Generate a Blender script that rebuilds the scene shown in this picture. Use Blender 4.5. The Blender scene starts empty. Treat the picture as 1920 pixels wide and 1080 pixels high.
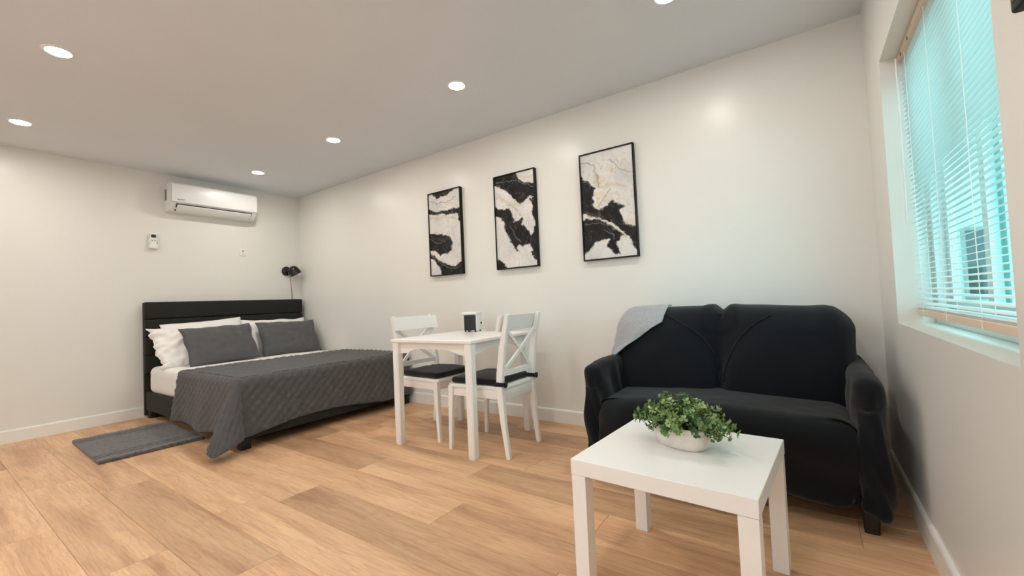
import bpy, bmesh, math, random
from mathutils import Vector, Matrix, noise
from mathutils.bvhtree import BVHTree

SC = bpy.context.scene
COL = SC.collection
rnd = random.Random(7)
PI = math.pi

# ------------------------------------------------------------------ camera
F_PX = 795.6
cam_d = bpy.data.cameras.new('camera')
cam = bpy.data.objects.new('camera', cam_d)
COL.objects.link(cam)
cam_d.sensor_width = 36.0
cam_d.lens = F_PX * 36.0 / 1920.0
cam_d.clip_start = 0.03
_r = Vector((0.82081058, 0.56948073, -0.04429096))
_u = Vector((0.05516628, -0.00185719, 0.99847545))
_f = Vector((-0.56853027, 0.82200259, 0.03294054))
_m = Matrix((_r, _u, -_f)).transposed().to_4x4()
_m.translation = Vector((5.4865, -3.0214, 0.9806))
cam.matrix_world = _m
SC.camera = cam

# ------------------------------------------------------------------ world + exposure
wd = bpy.data.worlds.new('overcast_sky')
SC.world = wd
wd.use_nodes = True
_bg = wd.node_tree.nodes['Background']
_bg.inputs[0].default_value = (0.78, 0.88, 1.0, 1)
_bg.inputs[1].default_value = 5.8
LAMP = 256.0
LAMP_COL = (1.0, 0.948, 0.88)
SC.view_settings.view_transform = 'Standard'
SC.view_settings.look = 'None'
SC.view_settings.exposure = 0.0
SC.view_settings.gamma = 1.0
SC.view_settings.use_curve_mapping = False

# ------------------------------------------------------------------ room constants
H = 2.487      # ceiling
L = 5.817      # window wall
YF = -5.10     # wall behind the camera
WT = 0.20      # thickness of the window wall
WY0, WY1, WZ0, WZ1 = -1.795, -0.478, 0.81, 2.0

# ------------------------------------------------------------------ materials
def lin(r, g, b):
    f = lambda c: (c / 255 / 12.92) if c <= 10.3 else ((c / 255 + 0.055) / 1.055) ** 2.4
    return (f(r), f(g), f(b), 1.0)

def nt(name):
    m = bpy.data.materials.new(name)
    m.use_nodes = True
    t = m.node_tree
    return m, t, t.nodes['Principled BSDF']

def pmat(name, rgb, rough=0.5, var=0.04, scale=8.0, bump=0.0, bscale=150.0, metallic=0.0,
         spec=0.5, sheen=0.0, trans=0.0):
    m, t, b = nt(name)
    tc = t.nodes.new('ShaderNodeTexCoord')
    n = t.nodes.new('ShaderNodeTexNoise')
    n.inputs['Scale'].default_value = scale
    n.inputs['Detail'].default_value = 4
    t.links.new(tc.outputs['Object'], n.inputs['Vector'])
    r = t.nodes.new('ShaderNodeValToRGB')
    c = lin(*rgb)
    r.color_ramp.elements[0].position = 0.3
    r.color_ramp.elements[1].position = 0.7
    r.color_ramp.elements[0].color = tuple(max(0, x * (1 - var)) for x in c[:3]) + (1,)
    r.color_ramp.elements[1].color = tuple(min(1, x * (1 + var)) for x in c[:3]) + (1,)
    t.links.new(n.outputs['Fac'], r.inputs['Fac'])
    t.links.new(r.outputs['Color'], b.inputs['Base Color'])
    b.inputs['Roughness'].default_value = rough
    b.inputs['Metallic'].default_value = metallic
    b.inputs['Specular IOR Level'].default_value = spec
    if sheen:
        b.inputs['Sheen Weight'].default_value = sheen
        b.inputs['Sheen Roughness'].default_value = 0.5
    if bump:
        n2 = t.nodes.new('ShaderNodeTexNoise')
        n2.inputs['Scale'].default_value = bscale
        n2.inputs['Detail'].default_value = 3
        t.links.new(tc.outputs['Object'], n2.inputs['Vector'])
        bp = t.nodes.new('ShaderNodeBump')
        bp.inputs['Strength'].default_value = bump
        bp.inputs['Distance'].default_value = 0.004
        t.links.new(n2.outputs['Fac'], bp.inputs['Height'])
        t.links.new(bp.outputs['Normal'], b.inputs['Normal'])
    if trans:
        tr = t.nodes.new('ShaderNodeBsdfTranslucent')
        tr.inputs['Color'].default_value = c
        mx = t.nodes.new('ShaderNodeMixShader')
        mx.inputs['Fac'].default_value = trans
        out = t.nodes['Material Output']
        t.links.new(b.outputs[0], mx.inputs[1])
        t.links.new(tr.outputs[0], mx.inputs[2])
        t.links.new(mx.outputs[0], out.inputs['Surface'])
    return m

def emat(name, rgb, strength):
    m, t, b = nt(name)
    b.inputs['Base Color'].default_value = (1, 1, 1, 1)
    b.inputs['Emission Color'].default_value = tuple(rgb) + (1,)
    b.inputs['Emission Strength'].default_value = strength
    return m

def wood_floor():
    m, t, b = nt('oak_plank')
    N, K = t.nodes, t.links
    tc = N.new('ShaderNodeTexCoord')
    oi = N.new('ShaderNodeObjectInfo')
    cx = N.new('ShaderNodeCombineXYZ')
    mul = N.new('ShaderNodeMath'); mul.operation = 'MULTIPLY'; mul.inputs[1].default_value = 37.0
    K.new(oi.outputs['Random'], mul.inputs[0])
    K.new(mul.outputs[0], cx.inputs[0]); K.new(mul.outputs[0], cx.inputs[1]); K.new(mul.outputs[0], cx.inputs[2])
    add = N.new('ShaderNodeVectorMath'); add.operation = 'ADD'
    K.new(tc.outputs['Object'], add.inputs[0]); K.new(cx.outputs[0], add.inputs[1])
    def nz(sx, sy, scale, detail, dist=0.0):
        mp = N.new('ShaderNodeMapping'); mp.inputs['Scale'].default_value = (sx, sy, 1)
        n = N.new('ShaderNodeTexNoise'); n.inputs['Scale'].default_value = scale
        n.inputs['Detail'].default_value = detail; n.inputs['Distortion'].default_value = dist
        K.new(add.outputs[0], mp.inputs['Vector']); K.new(mp.outputs[0], n.inputs['Vector'])
        return n
    broad = nz(0.9, 7.0, 1.0, 3, 0.6)        # wide strips of tone along the board
    grain = nz(2.0, 34.0, 1.6, 6, 1.3)       # fibres
    fine = nz(5.0, 160.0, 1.6, 3, 0.4)
    cath = nz(1.2, 9.0, 1.3, 2, 3.0)         # cathedral figure
    def ramp(fac, stops):
        r = N.new('ShaderNodeValToRGB')
        e = r.color_ramp.elements
        while len(e) < len(stops): e.new(0.5)
        for q, (p, c) in zip(e, stops): q.position = p; q.color = c
        K.new(fac, r.inputs['Fac'])
        return r
    base = ramp(broad.outputs['Fac'], [(0.30, lin(202, 158, 122)), (0.48, lin(228, 184, 144)), (0.68, lin(242, 200, 158))])
    def mix(kind, fac, a, bb):
        x = N.new('ShaderNodeMix'); x.data_type = 'RGBA'; x.blend_type = kind
        if isinstance(fac, float): x.inputs[0].default_value = fac
        else: K.new(fac, x.inputs[0])
        K.new(a, x.inputs[6]); K.new(bb, x.inputs[7])
        return x.outputs[2]
    g = ramp(grain.outputs['Fac'], [(0.35, (0.66, 0.60, 0.55, 1)), (0.55, (1, 1, 1, 1))])
    c1 = mix('MULTIPLY', 0.42, base.outputs[0], g.outputs[0])
    f2 = ramp(fine.outputs['Fac'], [(0.35, (0.75, 0.72, 0.68, 1)), (0.6, (1, 1, 1, 1))])
    c2 = mix('MULTIPLY', 0.32, c1, f2.outputs[0])
    ct = ramp(cath.outputs['Fac'], [(0.44, (1, 1, 1, 1)), (0.5, (0.78, 0.72, 0.66, 1)), (0.56, (1, 1, 1, 1))])
    c3 = mix('MULTIPLY', 0.42, c2, ct.outputs[0])
    tint = ramp(oi.outputs['Random'], [(0.0, (0.72, 0.70, 0.68, 1)), (0.3, (0.96, 0.95, 0.94, 1)), (0.7, (1.0, 0.99, 0.98, 1)), (1.0, (1.06, 1.03, 1.0, 1))])
    c4 = mix('MULTIPLY', 1.0, c3, tint.outputs[0])
    K.new(c4, b.inputs['Base Color'])
    b.inputs['Roughness'].default_value = 0.42
    b.inputs['Specular IOR Level'].default_value = 0.4
    bp = N.new('ShaderNodeBump'); bp.inputs['Strength'].default_value = 0.15; bp.inputs['Distance'].default_value = 0.002
    K.new(fine.outputs['Fac'], bp.inputs['Height']); K.new(bp.outputs['Normal'], b.inputs['Normal'])
    return m

def glass_mat(name, tint, gloss=0.08):
    m = bpy.data.materials.new(name); m.use_nodes = True
    t = m.node_tree
    for n in list(t.nodes):
        if n.type == 'BSDF_PRINCIPLED': t.nodes.remove(n)
    out = t.nodes['Material Output']
    tr = t.nodes.new('ShaderNodeBsdfTransparent'); tr.inputs[0].default_value = tint
    gl = t.nodes.new('ShaderNodeBsdfGlossy'); gl.inputs['Roughness'].default_value = 0.02
    mx = t.nodes.new('ShaderNodeMixShader'); mx.inputs[0].default_value = gloss
    t.links.new(tr.outputs[0], mx.inputs[1]); t.links.new(gl.outputs[0], mx.inputs[2])
    t.links.new(mx.outputs[0], out.inputs['Surface'])
    return m

def art_mat():
    m, t, b = nt('poured_paint_print')
    a = t.nodes.new('ShaderNodeVertexColor'); a.layer_name = 'paint'
    t.links.new(a.outputs['Color'], b.inputs['Base Color'])
    b.inputs['Roughness'].default_value = 0.5
    b.inputs['Specular IOR Level'].default_value = 0.15
    return m

def leaf_mat():
    m, t, b = nt('leaf_green')
    a = t.nodes.new('ShaderNodeVertexColor'); a.layer_name = 'leaf'
    t.links.new(a.outputs['Color'], b.inputs['Base Color'])
    b.inputs['Roughness'].default_value = 0.4
    tr = t.nodes.new('ShaderNodeBsdfTranslucent')
    t.links.new(a.outputs['Color'], tr.inputs['Color'])
    mx = t.nodes.new('ShaderNodeMixShader'); mx.inputs['Fac'].default_value = 0.25
    t.links.new(b.outputs[0], mx.inputs[1]); t.links.new(tr.outputs[0], mx.inputs[2])
    t.links.new(mx.outputs[0], t.nodes['Material Output'].inputs['Surface'])
    return m

M = dict(
    wall=pmat('wall_paint', (234, 232, 225), 0.31, 0.012, 1.5, 0.02, 40, spec=0.36),
    ceil=pmat('ceiling_paint', (228, 233, 238), 0.8, 0.012, 1.5, 0.03, 60, spec=0.2),
    trim=pmat('trim_paint', (240, 238, 232), 0.35, 0.01),
    plank=wood_floor(),
    sub=pmat('subfloor', (70, 50, 36), 0.9),
    lens=emat('downlight_glow', LAMP_COL, LAMP),
    plastic=pmat('white_plastic', (238, 238, 236), 0.28, 0.01),
    grey_plastic=pmat('grey_plastic', (120, 120, 118), 0.4, 0.02),
    dark_plastic=pmat('dark_plastic', (26, 26, 26), 0.35, 0.05),
    vinyl=pmat('window_vinyl', (236, 240, 238), 0.35, 0.01),
    slat=pmat('blind_slat', (240, 243, 240), 0.45, 0.01, trans=0.08),
    rail=pmat('blind_rail', (226, 206, 184), 0.45, 0.03),  # tan colour holds the shade and warm room light on the rails
    glass=glass_mat('window_glass', (0.66, 0.95, 0.93, 1)),
    clear=glass_mat('clear_glass', (0.94, 0.96, 0.96, 1)),
    stucco=pmat('pale_stucco', (168, 174, 168), 0.9, 0.05, 3, 0.3, 40),
    dark_glass=pmat('dark_glass', (52, 62, 62), 0.1, 0.05),
    concrete=pmat('concrete', (104, 108, 102), 0.9, 0.08, 2, 0.2, 30),
    fence=pmat('grey_fence', (120, 128, 122), 0.8, 0.12, 3),
    hb=pmat('charcoal_upholstery', (43, 44, 41), 0.8, 0.08, 30, 0.25, 500, sheen=0.05, spec=0.12),
    sheet=pmat('white_cotton', (240, 237, 232), 0.85, 0.015, 6, 0.15, 300),
    quilt=pmat('grey_quilt', (88, 86, 86), 0.85, 0.06, 12, 0.3, 450, sheen=0.15, spec=0.12),
    sham=pmat('grey_sham', (92, 92, 92), 0.85, 0.06, 14, 0.3, 450, sheen=0.15, spec=0.12),
    rug=pmat('grey_rug_pile', (98, 94, 92), 0.95, 0.34, 45, 0.9, 260, sheen=0.3),
    white_wood=pmat('white_lacquer', (245, 243, 239), 0.3, 0.012, 6),
    lack=pmat('white_foil', (246, 244, 240), 0.32, 0.01, 6),
    cushion=pmat('black_cushion_cloth', (28, 28, 30), 0.85, 0.12, 30, 0.3, 500, sheen=0.2, spec=0.12),
    sofa=pmat('navy_black_slipcover', (20, 23, 27), 0.92, 0.10, 9, 0.25, 500, sheen=0.13, spec=0.12),
    foot=pmat('black_foot', (14, 13, 12), 0.5, 0.05),
    throw=pmat('heather_grey_throw', (164, 166, 170), 0.95, 0.20, 160, 0.5, 420, sheen=0.3),
    black=pmat('black_frame', (14, 13, 13), 0.5, 0.05, spec=0.25),
    steel=pmat('dark_metal', (40, 40, 40), 0.32, 0.05, metallic=0.4),
    grey_metal=pmat('grey_metal', (120, 118, 114), 0.35, 0.05, metallic=0.5),
    cord=pmat('grey_cord', (112, 106, 98), 0.5, 0.02),
    ladder=pmat('ladder_cord', (236, 240, 236), 0.7, 0.02),
    pot=pmat('whitewashed_pot', (226, 218, 208), 0.55, 0.14, 22, 0.4, 60),
    soil=pmat('dark_soil', (40, 34, 26), 0.95, 0.2, 40),
    leaf=leaf_mat(),
    stem=pmat('green_stem', (70, 90, 40), 0.6, 0.1),
    art=art_mat(),
)

# ------------------------------------------------------------------ helpers
def tag(o, label=None, cat=None, group=None, kind=None):
    if label: o['label'] = label
    if cat: o['category'] = cat
    if group: o['group'] = group
    if kind: o['kind'] = kind
    return o

def thing(name, loc=(0, 0, 0), rz=0.0, label=None, cat=None, group=None, kind=None):
    o = bpy.data.objects.new(name, None)
    COL.objects.link(o)
    o.empty_display_size = 0.1
    o.location = loc
    o.rotation_euler = (0, 0, rz)
    return tag(o, label, cat, group, kind)

def link_mesh(name, me, mat, parent=None):
    o = bpy.data.objects.new(name, me)
    COL.objects.link(o)
    if mat and not me.materials: me.materials.append(mat)
    if parent: o.parent = parent
    return o

def from_bm(name, bm, mat, parent=None, smooth=False, angle=None):
    bmesh.ops.recalc_face_normals(bm, faces=bm.faces)
    me = bpy.data.meshes.new(name)
    bm.to_mesh(me); bm.free()
    if smooth:
        for p in me.polygons: p.use_smooth = True
        if angle: me.set_sharp_from_angle(angle=math.radians(angle))
    return link_mesh(name, me, mat, parent)

def from_data(name, vs, fs, mat, parent=None, smooth=True):
    me = bpy.data.meshes.new(name)
    me.from_pydata([tuple(v) for v in vs], [], fs)
    me.update()
    if smooth:
        for p in me.polygons: p.use_smooth = True
    return link_mesh(name, me, mat, parent)

def add_box(bm, lo, hi, bev=0.0, seg=2, rot=None):
    lo, hi = Vector(lo), Vector(hi)
    c, h = (lo + hi) / 2, (hi - lo) / 2
    r = bmesh.ops.create_cube(bm, size=2.0)
    vs = r['verts']
    for v in vs: v.co = Vector((v.co.x * h.x, v.co.y * h.y, v.co.z * h.z))
    if bev:
        es = list({e for v in vs for e in v.link_edges})
        rr = bmesh.ops.bevel(bm, geom=es, offset=bev, segments=seg, affect='EDGES', profile=0.5)
        vs = list({v for f in rr['faces'] for v in f.verts} | {v for v in vs if v.is_valid})
    for v in vs: v.co = (rot @ v.co if rot else v.co) + c
    return vs

def box(name, lo, hi, mat, parent=None, bev=0.0, seg=2, rot=None):
    bm = bmesh.new()
    add_box(bm, lo, hi, bev, seg, rot)
    return from_bm(name, bm, mat, parent, smooth=bev > 0, angle=40)

def boxes(name, lst, mat, parent=None, bev=0.0):
    bm = bmesh.new()
    for lo, hi in lst: add_box(bm, lo, hi, bev)
    return from_bm(name, bm, mat, parent, smooth=bev > 0, angle=40)

def add_sweep(bm, pts, secs, up=Vector((0, 1, 0))):
    """rectangular section swept along pts; secs = (half width along 'up', half thickness)"""
    rings = []
    n = len(pts)
    for i, p in enumerate(pts):
        p = Vector(p)
        d = (Vector(pts[min(i + 1, n - 1)]) - Vector(pts[max(i - 1, 0)])).normalized()
        a = (up - d * up.dot(d)).normalized()
        b = d.cross(a)
        w, h = secs[i] if isinstance(secs, list) else secs
        ch = min(w, h) * 0.25
        pr = [(-w + ch, -h), (w - ch, -h), (w, -h + ch), (w, h - ch), (w - ch, h), (-w + ch, h), (-w, h - ch), (-w, -h + ch)]
        rings.append([bm.verts.new(p + a * x + b * y) for x, y in pr])
    for i in range(n - 1):
        for k in range(8):
            bm.faces.new((rings[i][k], rings[i][(k + 1) % 8], rings[i + 1][(k + 1) % 8], rings[i + 1][k]))
    bm.faces.new(rings[0][::-1]); bm.faces.new(rings[-1])

def sweep(name, pts, secs, mat, parent=None, up=Vector((0, 1, 0))):
    bm = bmesh.new()
    add_sweep(bm, pts, secs, up)
    return from_bm(name, bm, mat, parent, smooth=True, angle=38)

def add_tube(bm, pts, r, n=8):
    rings = []
    m = len(pts)
    for i, p in enumerate(pts):
        p = Vector(p)
        d = (Vector(pts[min(i + 1, m - 1)]) - Vector(pts[max(i - 1, 0)])).normalized()
        a = d.cross(Vector((0, 0, 1)))
        if a.length < 1e-3: a = d.cross(Vector((0, 1, 0)))
        a.normalize(); b = d.cross(a)
        rr = r[i] if isinstance(r, list) else r
        rings.append([bm.verts.new(p + (a * math.cos(2 * PI * k / n) + b * math.sin(2 * PI * k / n)) * rr) for k in range(n)])
    for i in range(m - 1):
        for k in range(n):
            bm.faces.new((rings[i][k], rings[i][(k + 1) % n], rings[i + 1][(k + 1) % n], rings[i + 1][k]))
    bm.faces.new(rings[0][::-1]); bm.faces.new(rings[-1])

def tube(name, pts, r, mat, parent=None, n=8):
    bm = bmesh.new()
    add_tube(bm, pts, r, n)
    return from_bm(name, bm, mat, parent, smooth=True, angle=60)

def lathe(name, prof, mat, parent=None, n=40, mtx=None, sx=1.0, sy=1.0):
    """prof: (r, z) list; r==0 closes"""
    bm = bmesh.new()
    rings = []
    for r, z in prof:
        if r < 1e-6: rings.append([bm.verts.new((0, 0, z))])
        else: rings.append([bm.verts.new((r * sx * math.cos(2 * PI * k / n), r * sy * math.sin(2 * PI * k / n), z)) for k in range(n)])
    for a, b in zip(rings, rings[1:]):
        if len(a) == 1 and len(b) == 1: continue
        for k in range(n):
            k2 = (k + 1) % n
            if len(a) == 1: bm.faces.new((a[0], b[k], b[k2]))
            elif len(b) == 1: bm.faces.new((a[k], b[0], a[k2]))
            else: bm.faces.new((a[k], b[k], b[k2], a[k2]))
    if mtx: bmesh.ops.transform(bm, matrix=mtx, verts=bm.verts)
    return from_bm(name, bm, mat, parent, smooth=True, angle=45)

def extrude_profile(name, prof, axis, a0, a1, mat, parent=None, smooth=True, angle=30):
    """closed 2D profile extruded along 'x' or 'y'; prof gives the two other coordinates"""
    bm = bmesh.new()
    def P(u, v, a): return (a, u, v) if axis == 'x' else (u, a, v)
    A = [bm.verts.new(P(u, v, a0)) for u, v in prof]
    B = [bm.verts.new(P(u, v, a1)) for u, v in prof]
    n = len(prof)
    for i in range(n): bm.faces.new((A[i], A[(i + 1) % n], B[(i + 1) % n], B[i]))
    bm.faces.new(A[::-1]); bm.faces.new(B)
    return from_bm(name, bm, mat, parent, smooth, angle)

def rbox_data(lo, hi, r, step=0.025, fn=None):
    """dense rounded box: returns verts, faces; fn(p, n) -> displaced p"""
    lo, hi = Vector(lo), Vector(hi)
    c, h = (lo + hi) / 2, (hi - lo) / 2
    inner = Vector([max(1e-4, q - r) for q in h])
    def axis_pts(k):
        # denser near the rounded ends
        s = [-h[k] + r * (1 - math.cos(a * PI / 2 / 5)) for a in range(6)]
        m = max(2, int(2 * (h[k] - r) / step))
        s += [-h[k] + r + 2 * (h[k] - r) * i / m for i in range(1, m)]
        s += [-q for q in s[:6][::-1]]
        return s
    ax = [axis_pts(k) for k in range(3)]
    bm = bmesh.new()
    for k in range(3):
        i, j = (k + 1) % 3, (k + 2) % 3
        for sgn in (-1, 1):
            g = []
            for a in ax[i]:
                row = []
                for b_ in ax[j]:
                    q = [0, 0, 0]; q[k] = sgn * h[k]; q[i] = a; q[j] = b_
                    row.append(bm.verts.new(q))
                g.append(row)
            for a in range(len(g) - 1):
                for b_ in range(len(g[0]) - 1):
                    f = (g[a][b_], g[a + 1][b_], g[a + 1][b_ + 1], g[a][b_ + 1])
                    bm.faces.new(f if sgn > 0 else f[::-1])
    bmesh.ops.remove_doubles(bm, verts=bm.verts, dist=1e-5)
    for v in bm.verts:
        q = Vector([max(-inner[k], min(inner[k], v.co[k])) for k in range(3)])
        d = v.co - q
        n = d.normalized() if d.length > 1e-9 else Vector((0, 0, 1))
        p = q + n * r + c
        v.co = fn(p, n) if fn else p
    bmesh.ops.recalc_face_normals(bm, faces=bm.faces)
    return bm

def rbox(name, lo, hi, r, mat, parent=None, step=0.025, fn=None):
    return from_bm(name, rbox_data(lo, hi, r, step, fn), mat, parent, smooth=True)

def smst(a, b, x):
    t = max(0.0, min(1.0, (x - a) / (b - a)))
    return t * t * (3 - 2 * t)

def nz(p, s=1.0):
    return noise.noise(Vector(p) * s)

def copy_tree(o, parent=None):
    c = o.copy(); COL.objects.link(c); c.parent = parent
    for ch in list(o.children): copy_tree(ch, c)
    return c

# ------------------------------------------------------------------ room shell
def S(o): o['kind'] = 'structure'; return o

S(box('wall_left', (-0.12, YF - 0.12, 0), (0, 0.12, H), M['wall']))
S(box('wall_back', (0, 0, 0), (L, 0.12, H), M['wall']))
FX0, FX1, FZ0, FZ1 = 2.9, 4.7, 0.85, 2.15
S(boxes('wall_front', [((0, YF - 0.12, 0), (FX0, YF, H)), ((FX1, YF - 0.12, 0), (L, YF, H)),
                       ((FX0, YF - 0.12, 0), (FX1, YF, FZ0)), ((FX0, YF - 0.12, FZ1), (FX1, YF, H))], M['wall']))
S(boxes('wall_right', [((L, YF - 0.12, 0), (L + WT, WY0, H)), ((L, WY1, 0), (L + WT, 0.12, H)),
                       ((L, WY0, 0), (L + WT, WY1, WZ0)), ((L, WY0, WZ1), (L + WT, WY1, H))], M['wall']))
S(box('ceiling', (-0.12, YF - 0.12, H), (L + WT, 0.12, H + 0.12), M['ceil']))

def baseboard(name, axis, a0, a1, pos, sgn):
    t, h = 0.014, 0.105
    prof = [(pos, 0), (pos + sgn * t, 0), (pos + sgn * t, h - 0.012), (pos + sgn * (t - 0.003), h - 0.004), (pos + sgn * (t - 0.007), h), (pos, h)]
    S(extrude_profile(name, prof, axis, a0, a1, M['trim'], None, False))
baseboard('baseboard_left', 'y', YF, 0, 0, 1)
baseboard('baseboard_back', 'x', 0.014, L - 0.014, 0, -1)
baseboard('baseboard_right', 'y', YF, 0, L, -1)

floor = S(box('floor', (0, YF, -0.06), (L, 0, -0.012), M['sub']))
ROWH = 0.235
row_ends = {0: 3.18, 1: 2.52, 2: 3.18, 3: 3.03, 4: 3.67, 5: 3.21, 6: 2.50}
PL = 1.52
def plank(x0, x1, y0, y1):
    g = 0.0004; b = 0.0015
    x0 += g; x1 -= g; y0 += g; y1 -= g
    cx, cy = (x0 + x1) / 2, (y0 + y1) / 2
    vs = []
    for dx, z in ((0, -0.0118), (0, -0.0015), (b, 0)):
        vs += [(x0 + dx - cx, y0 + dx - cy, z), (x1 - dx - cx, y0 + dx - cy, z), (x1 - dx - cx, y1 - dx - cy, z), (x0 + dx - cx, y1 - dx - cy, z)]
    fs = [(8, 9, 10, 11)]
    for r in (0, 4):
        for k in range(4): fs.append((r + k, r + (k + 1) % 4, r + 4 + (k + 1) % 4, r + 4 + k))
    o = from_data('plank', vs, fs, M['plank'], floor, smooth=False)
    o.location = (cx, cy, 0)
for k in range(-6, 18):
    y1 = min(0.0, -1.195 - ROWH * k); y0 = max(YF, -1.195 - ROWH * (k + 1))
    if y1 - y0 < 0.01: continue
    e = row_ends.get(k, rnd.uniform(0.3, 1.7))
    xs = [e + PL * i for i in range(-4, 5)]
    xs = [0.0] + [x for x in xs if 0.08 < x < L - 0.08] + [L]
    for a, b_ in zip(xs, xs[1:]): plank(a, b_, y0, y1)

# ------------------------------------------------------------------ window, blind and what lies outside
win = thing('window_1', (L + 0.16, (WY0 + WY1) / 2, WZ0), kind='structure')
wx = lambda x: x - (L + 0.16)
HY = (WY1 - WY0) / 2; WH = WZ1 - WZ0
def ring(name, x0, x1, ya, yb, za, zb, w, mat, parent):
    return boxes(name, [((x0, ya, za), (x1, ya + w, zb)), ((x0, yb - w, za), (x1, yb, zb)),
                        ((x0, ya + w, za), (x1, yb - w, za + w)), ((x0, ya + w, zb - w), (x1, yb - w, zb))], mat, parent, 0.002)
ring('window_frame', -0.035, 0.035, -HY, HY, 0, WH, 0.045, M['vinyl'], win)
for (ya, yb, xo) in ((-HY + 0.045, 0.035, -0.028), (-0.035, HY - 0.045, 0.002)):
    s_ = ring('sash', xo, xo + 0.024, ya, yb, 0.047, WH - 0.047, 0.048, M['vinyl'], win)
    box('pane', (xo + 0.009, ya + 0.046, 0.093), (xo + 0.014, yb - 0.046, WH - 0.093), M['glass'], s_)

win_added = thing('added_window', (FX0, YF - 0.06, FZ0), kind='structure')  # unseen window, added to let cool daylight in from behind the camera
ww, wh = FX1 - FX0, FZ1 - FZ0
boxes('window_frame', [((0, -0.03, 0), (0.05, 0.03, wh)), ((ww - 0.05, -0.03, 0), (ww, 0.03, wh)), ((0.05, -0.03, 0), (ww - 0.05, 0.03, 0.05)),
                       ((0.05, -0.03, wh - 0.05), (ww - 0.05, 0.03, wh)), ((ww / 2 - 0.025, -0.03, 0.05), (ww / 2 + 0.025, 0.03, wh - 0.05))], M['vinyl'], win_added, 0.002)
for xa, xb in ((0.05, ww / 2 - 0.025), (ww / 2 + 0.025, ww - 0.05)):
    box('pane', (xa, -0.004, 0.05), (xb, 0.002, wh - 0.05), M['clear'], win_added)

BX = L + 0.078
blind = thing('window_blind', (BX, (WY0 + WY1) / 2, WZ0), 0, 'white horizontal slat blind lowered almost to the sill in the window recess', 'blind')
bh = HY - 0.012
PITCH = 0.0205
ztop = WH - 0.045
box('headrail', (-0.02, -bh, WH - 0.034), (0.02, bh, WH - 0.002), M['rail'], blind, 0.003)
for yy in (-0.42, 0.42, -0.05, 0.56):
    box('bracket_clip', (-0.022, yy - 0.006, WH - 0.036), (-0.018, yy + 0.006, WH - 0.022), M['grey_plastic'], blind, 0.001)
zbot = 0.064
nsl = int((ztop - zbot - 0.012) / PITCH)
# one slat mesh, shared
sl_v, sl_f = [], []
tilt = math.radians(14)
for j in range(5):
    s = -0.0125 + 0.025 * j / 4
    crown = 0.0022 * (1 - (s / 0.0125) ** 2)
    x = s * math.cos(tilt) - crown * math.sin(tilt); z = s * math.sin(tilt) + crown * math.cos(tilt)
    for th in (0, -0.0005):
        sl_v += [(x, -bh, z + th), (x, bh, z + th)]
for j in range(4):
    a, b_ = j * 4, (j + 1) * 4
    sl_f += [(a, b_, b_ + 1, a + 1), (a + 2, a + 3, b_ + 3, b_ + 2), (a, a + 2, b_ + 2, b_), (a + 1, b_ + 1, b_ + 3, a + 3)]
sl_f += [(0, 1, 3, 2), (16, 18, 19, 17)]
sl_me = bpy.data.meshes.new('slat'); sl_me.from_pydata(sl_v, [], sl_f); sl_me.update()
for p in sl_me.polygons: p.use_smooth = False
sl_me.materials.append(M['slat'])
for i in range(nsl):
    o = link_mesh('slat', sl_me, None, blind); o.location = (0, 0, ztop - PITCH * (i + 0.5))
for i in range(3):   # slats resting on the rail
    o = link_mesh('slat', sl_me, None, blind); o.location = (0, 0, zbot + 0.004 + 0.0028 * i)
rail = rbox('bottom_rail', (-0.014, -bh, zbot - 0.028), (0.014, bh, zbot), 0.006, M['rail'], blind, 0.2)
for yy in (0.53, 0.18, -0.18, -0.53):
    for xx in (-0.0135, 0.0135):
        tube('ladder_cord', [(xx, yy, zbot), (xx, yy, WH - 0.035)], 0.0011, M['ladder'], blind, 5)
    box('rail_button', (-0.0155, yy - 0.004, zbot - 0.026), (-0.0125, yy + 0.004, zbot - 0.002), M['plastic'], blind, 0.001)
tube('tilt_wand', [(-0.03, 0.60, WH - 0.03), (-0.033, 0.60, WH - 0.75)], 0.004, M['ladder'], blind, 6)

S(box('exterior_ground', (L + WT, -6, -0.35), (L + 14, 16, -0.25), M['concrete']))
fen = thing('garden_fence', (L + 2.6, 4.0, -0.25), 0, 'grey board fence outside, seen through the open slats of the blind', 'fence')
for k in range(46):
    yy = -7.0 + k * 0.25
    box('board', (0, yy, 0.0), (0.025, yy + 0.238, 1.55 + 0.01 * (k % 3)), M['fence'], fen)
boxes('fence_rail', [((0.025, -7, 0.3), (0.065, 4.5, 0.39)), ((0.025, -7, 1.2), (0.065, 4.5, 1.29))], M['fence'], fen)
nb = thing('neighbour_house', (L + 2.25, 9.0, -0.25), 0, 'pale stucco house wall beyond the window with one dark window', 'house')
box('house_wall', (-3.9, 0, 0), (6.0, 0.3, 4.2), M['stucco'], nb)
hw = boxes('house_window', [((0.0, -0.04, 0.9), (0.06, 0.02, 2.3)), ((1.5, -0.04, 0.9), (1.56, 0.02, 2.3)), ((0.06, -0.04, 0.9), (1.5, 0.02, 0.96)), ((0.06, -0.04, 2.24), (1.5, 0.02, 2.3))], M['fence'], nb)
box('pane', (0.06, -0.02, 0.96), (1.5, -0.005, 2.24), M['dark_glass'], hw)

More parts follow.
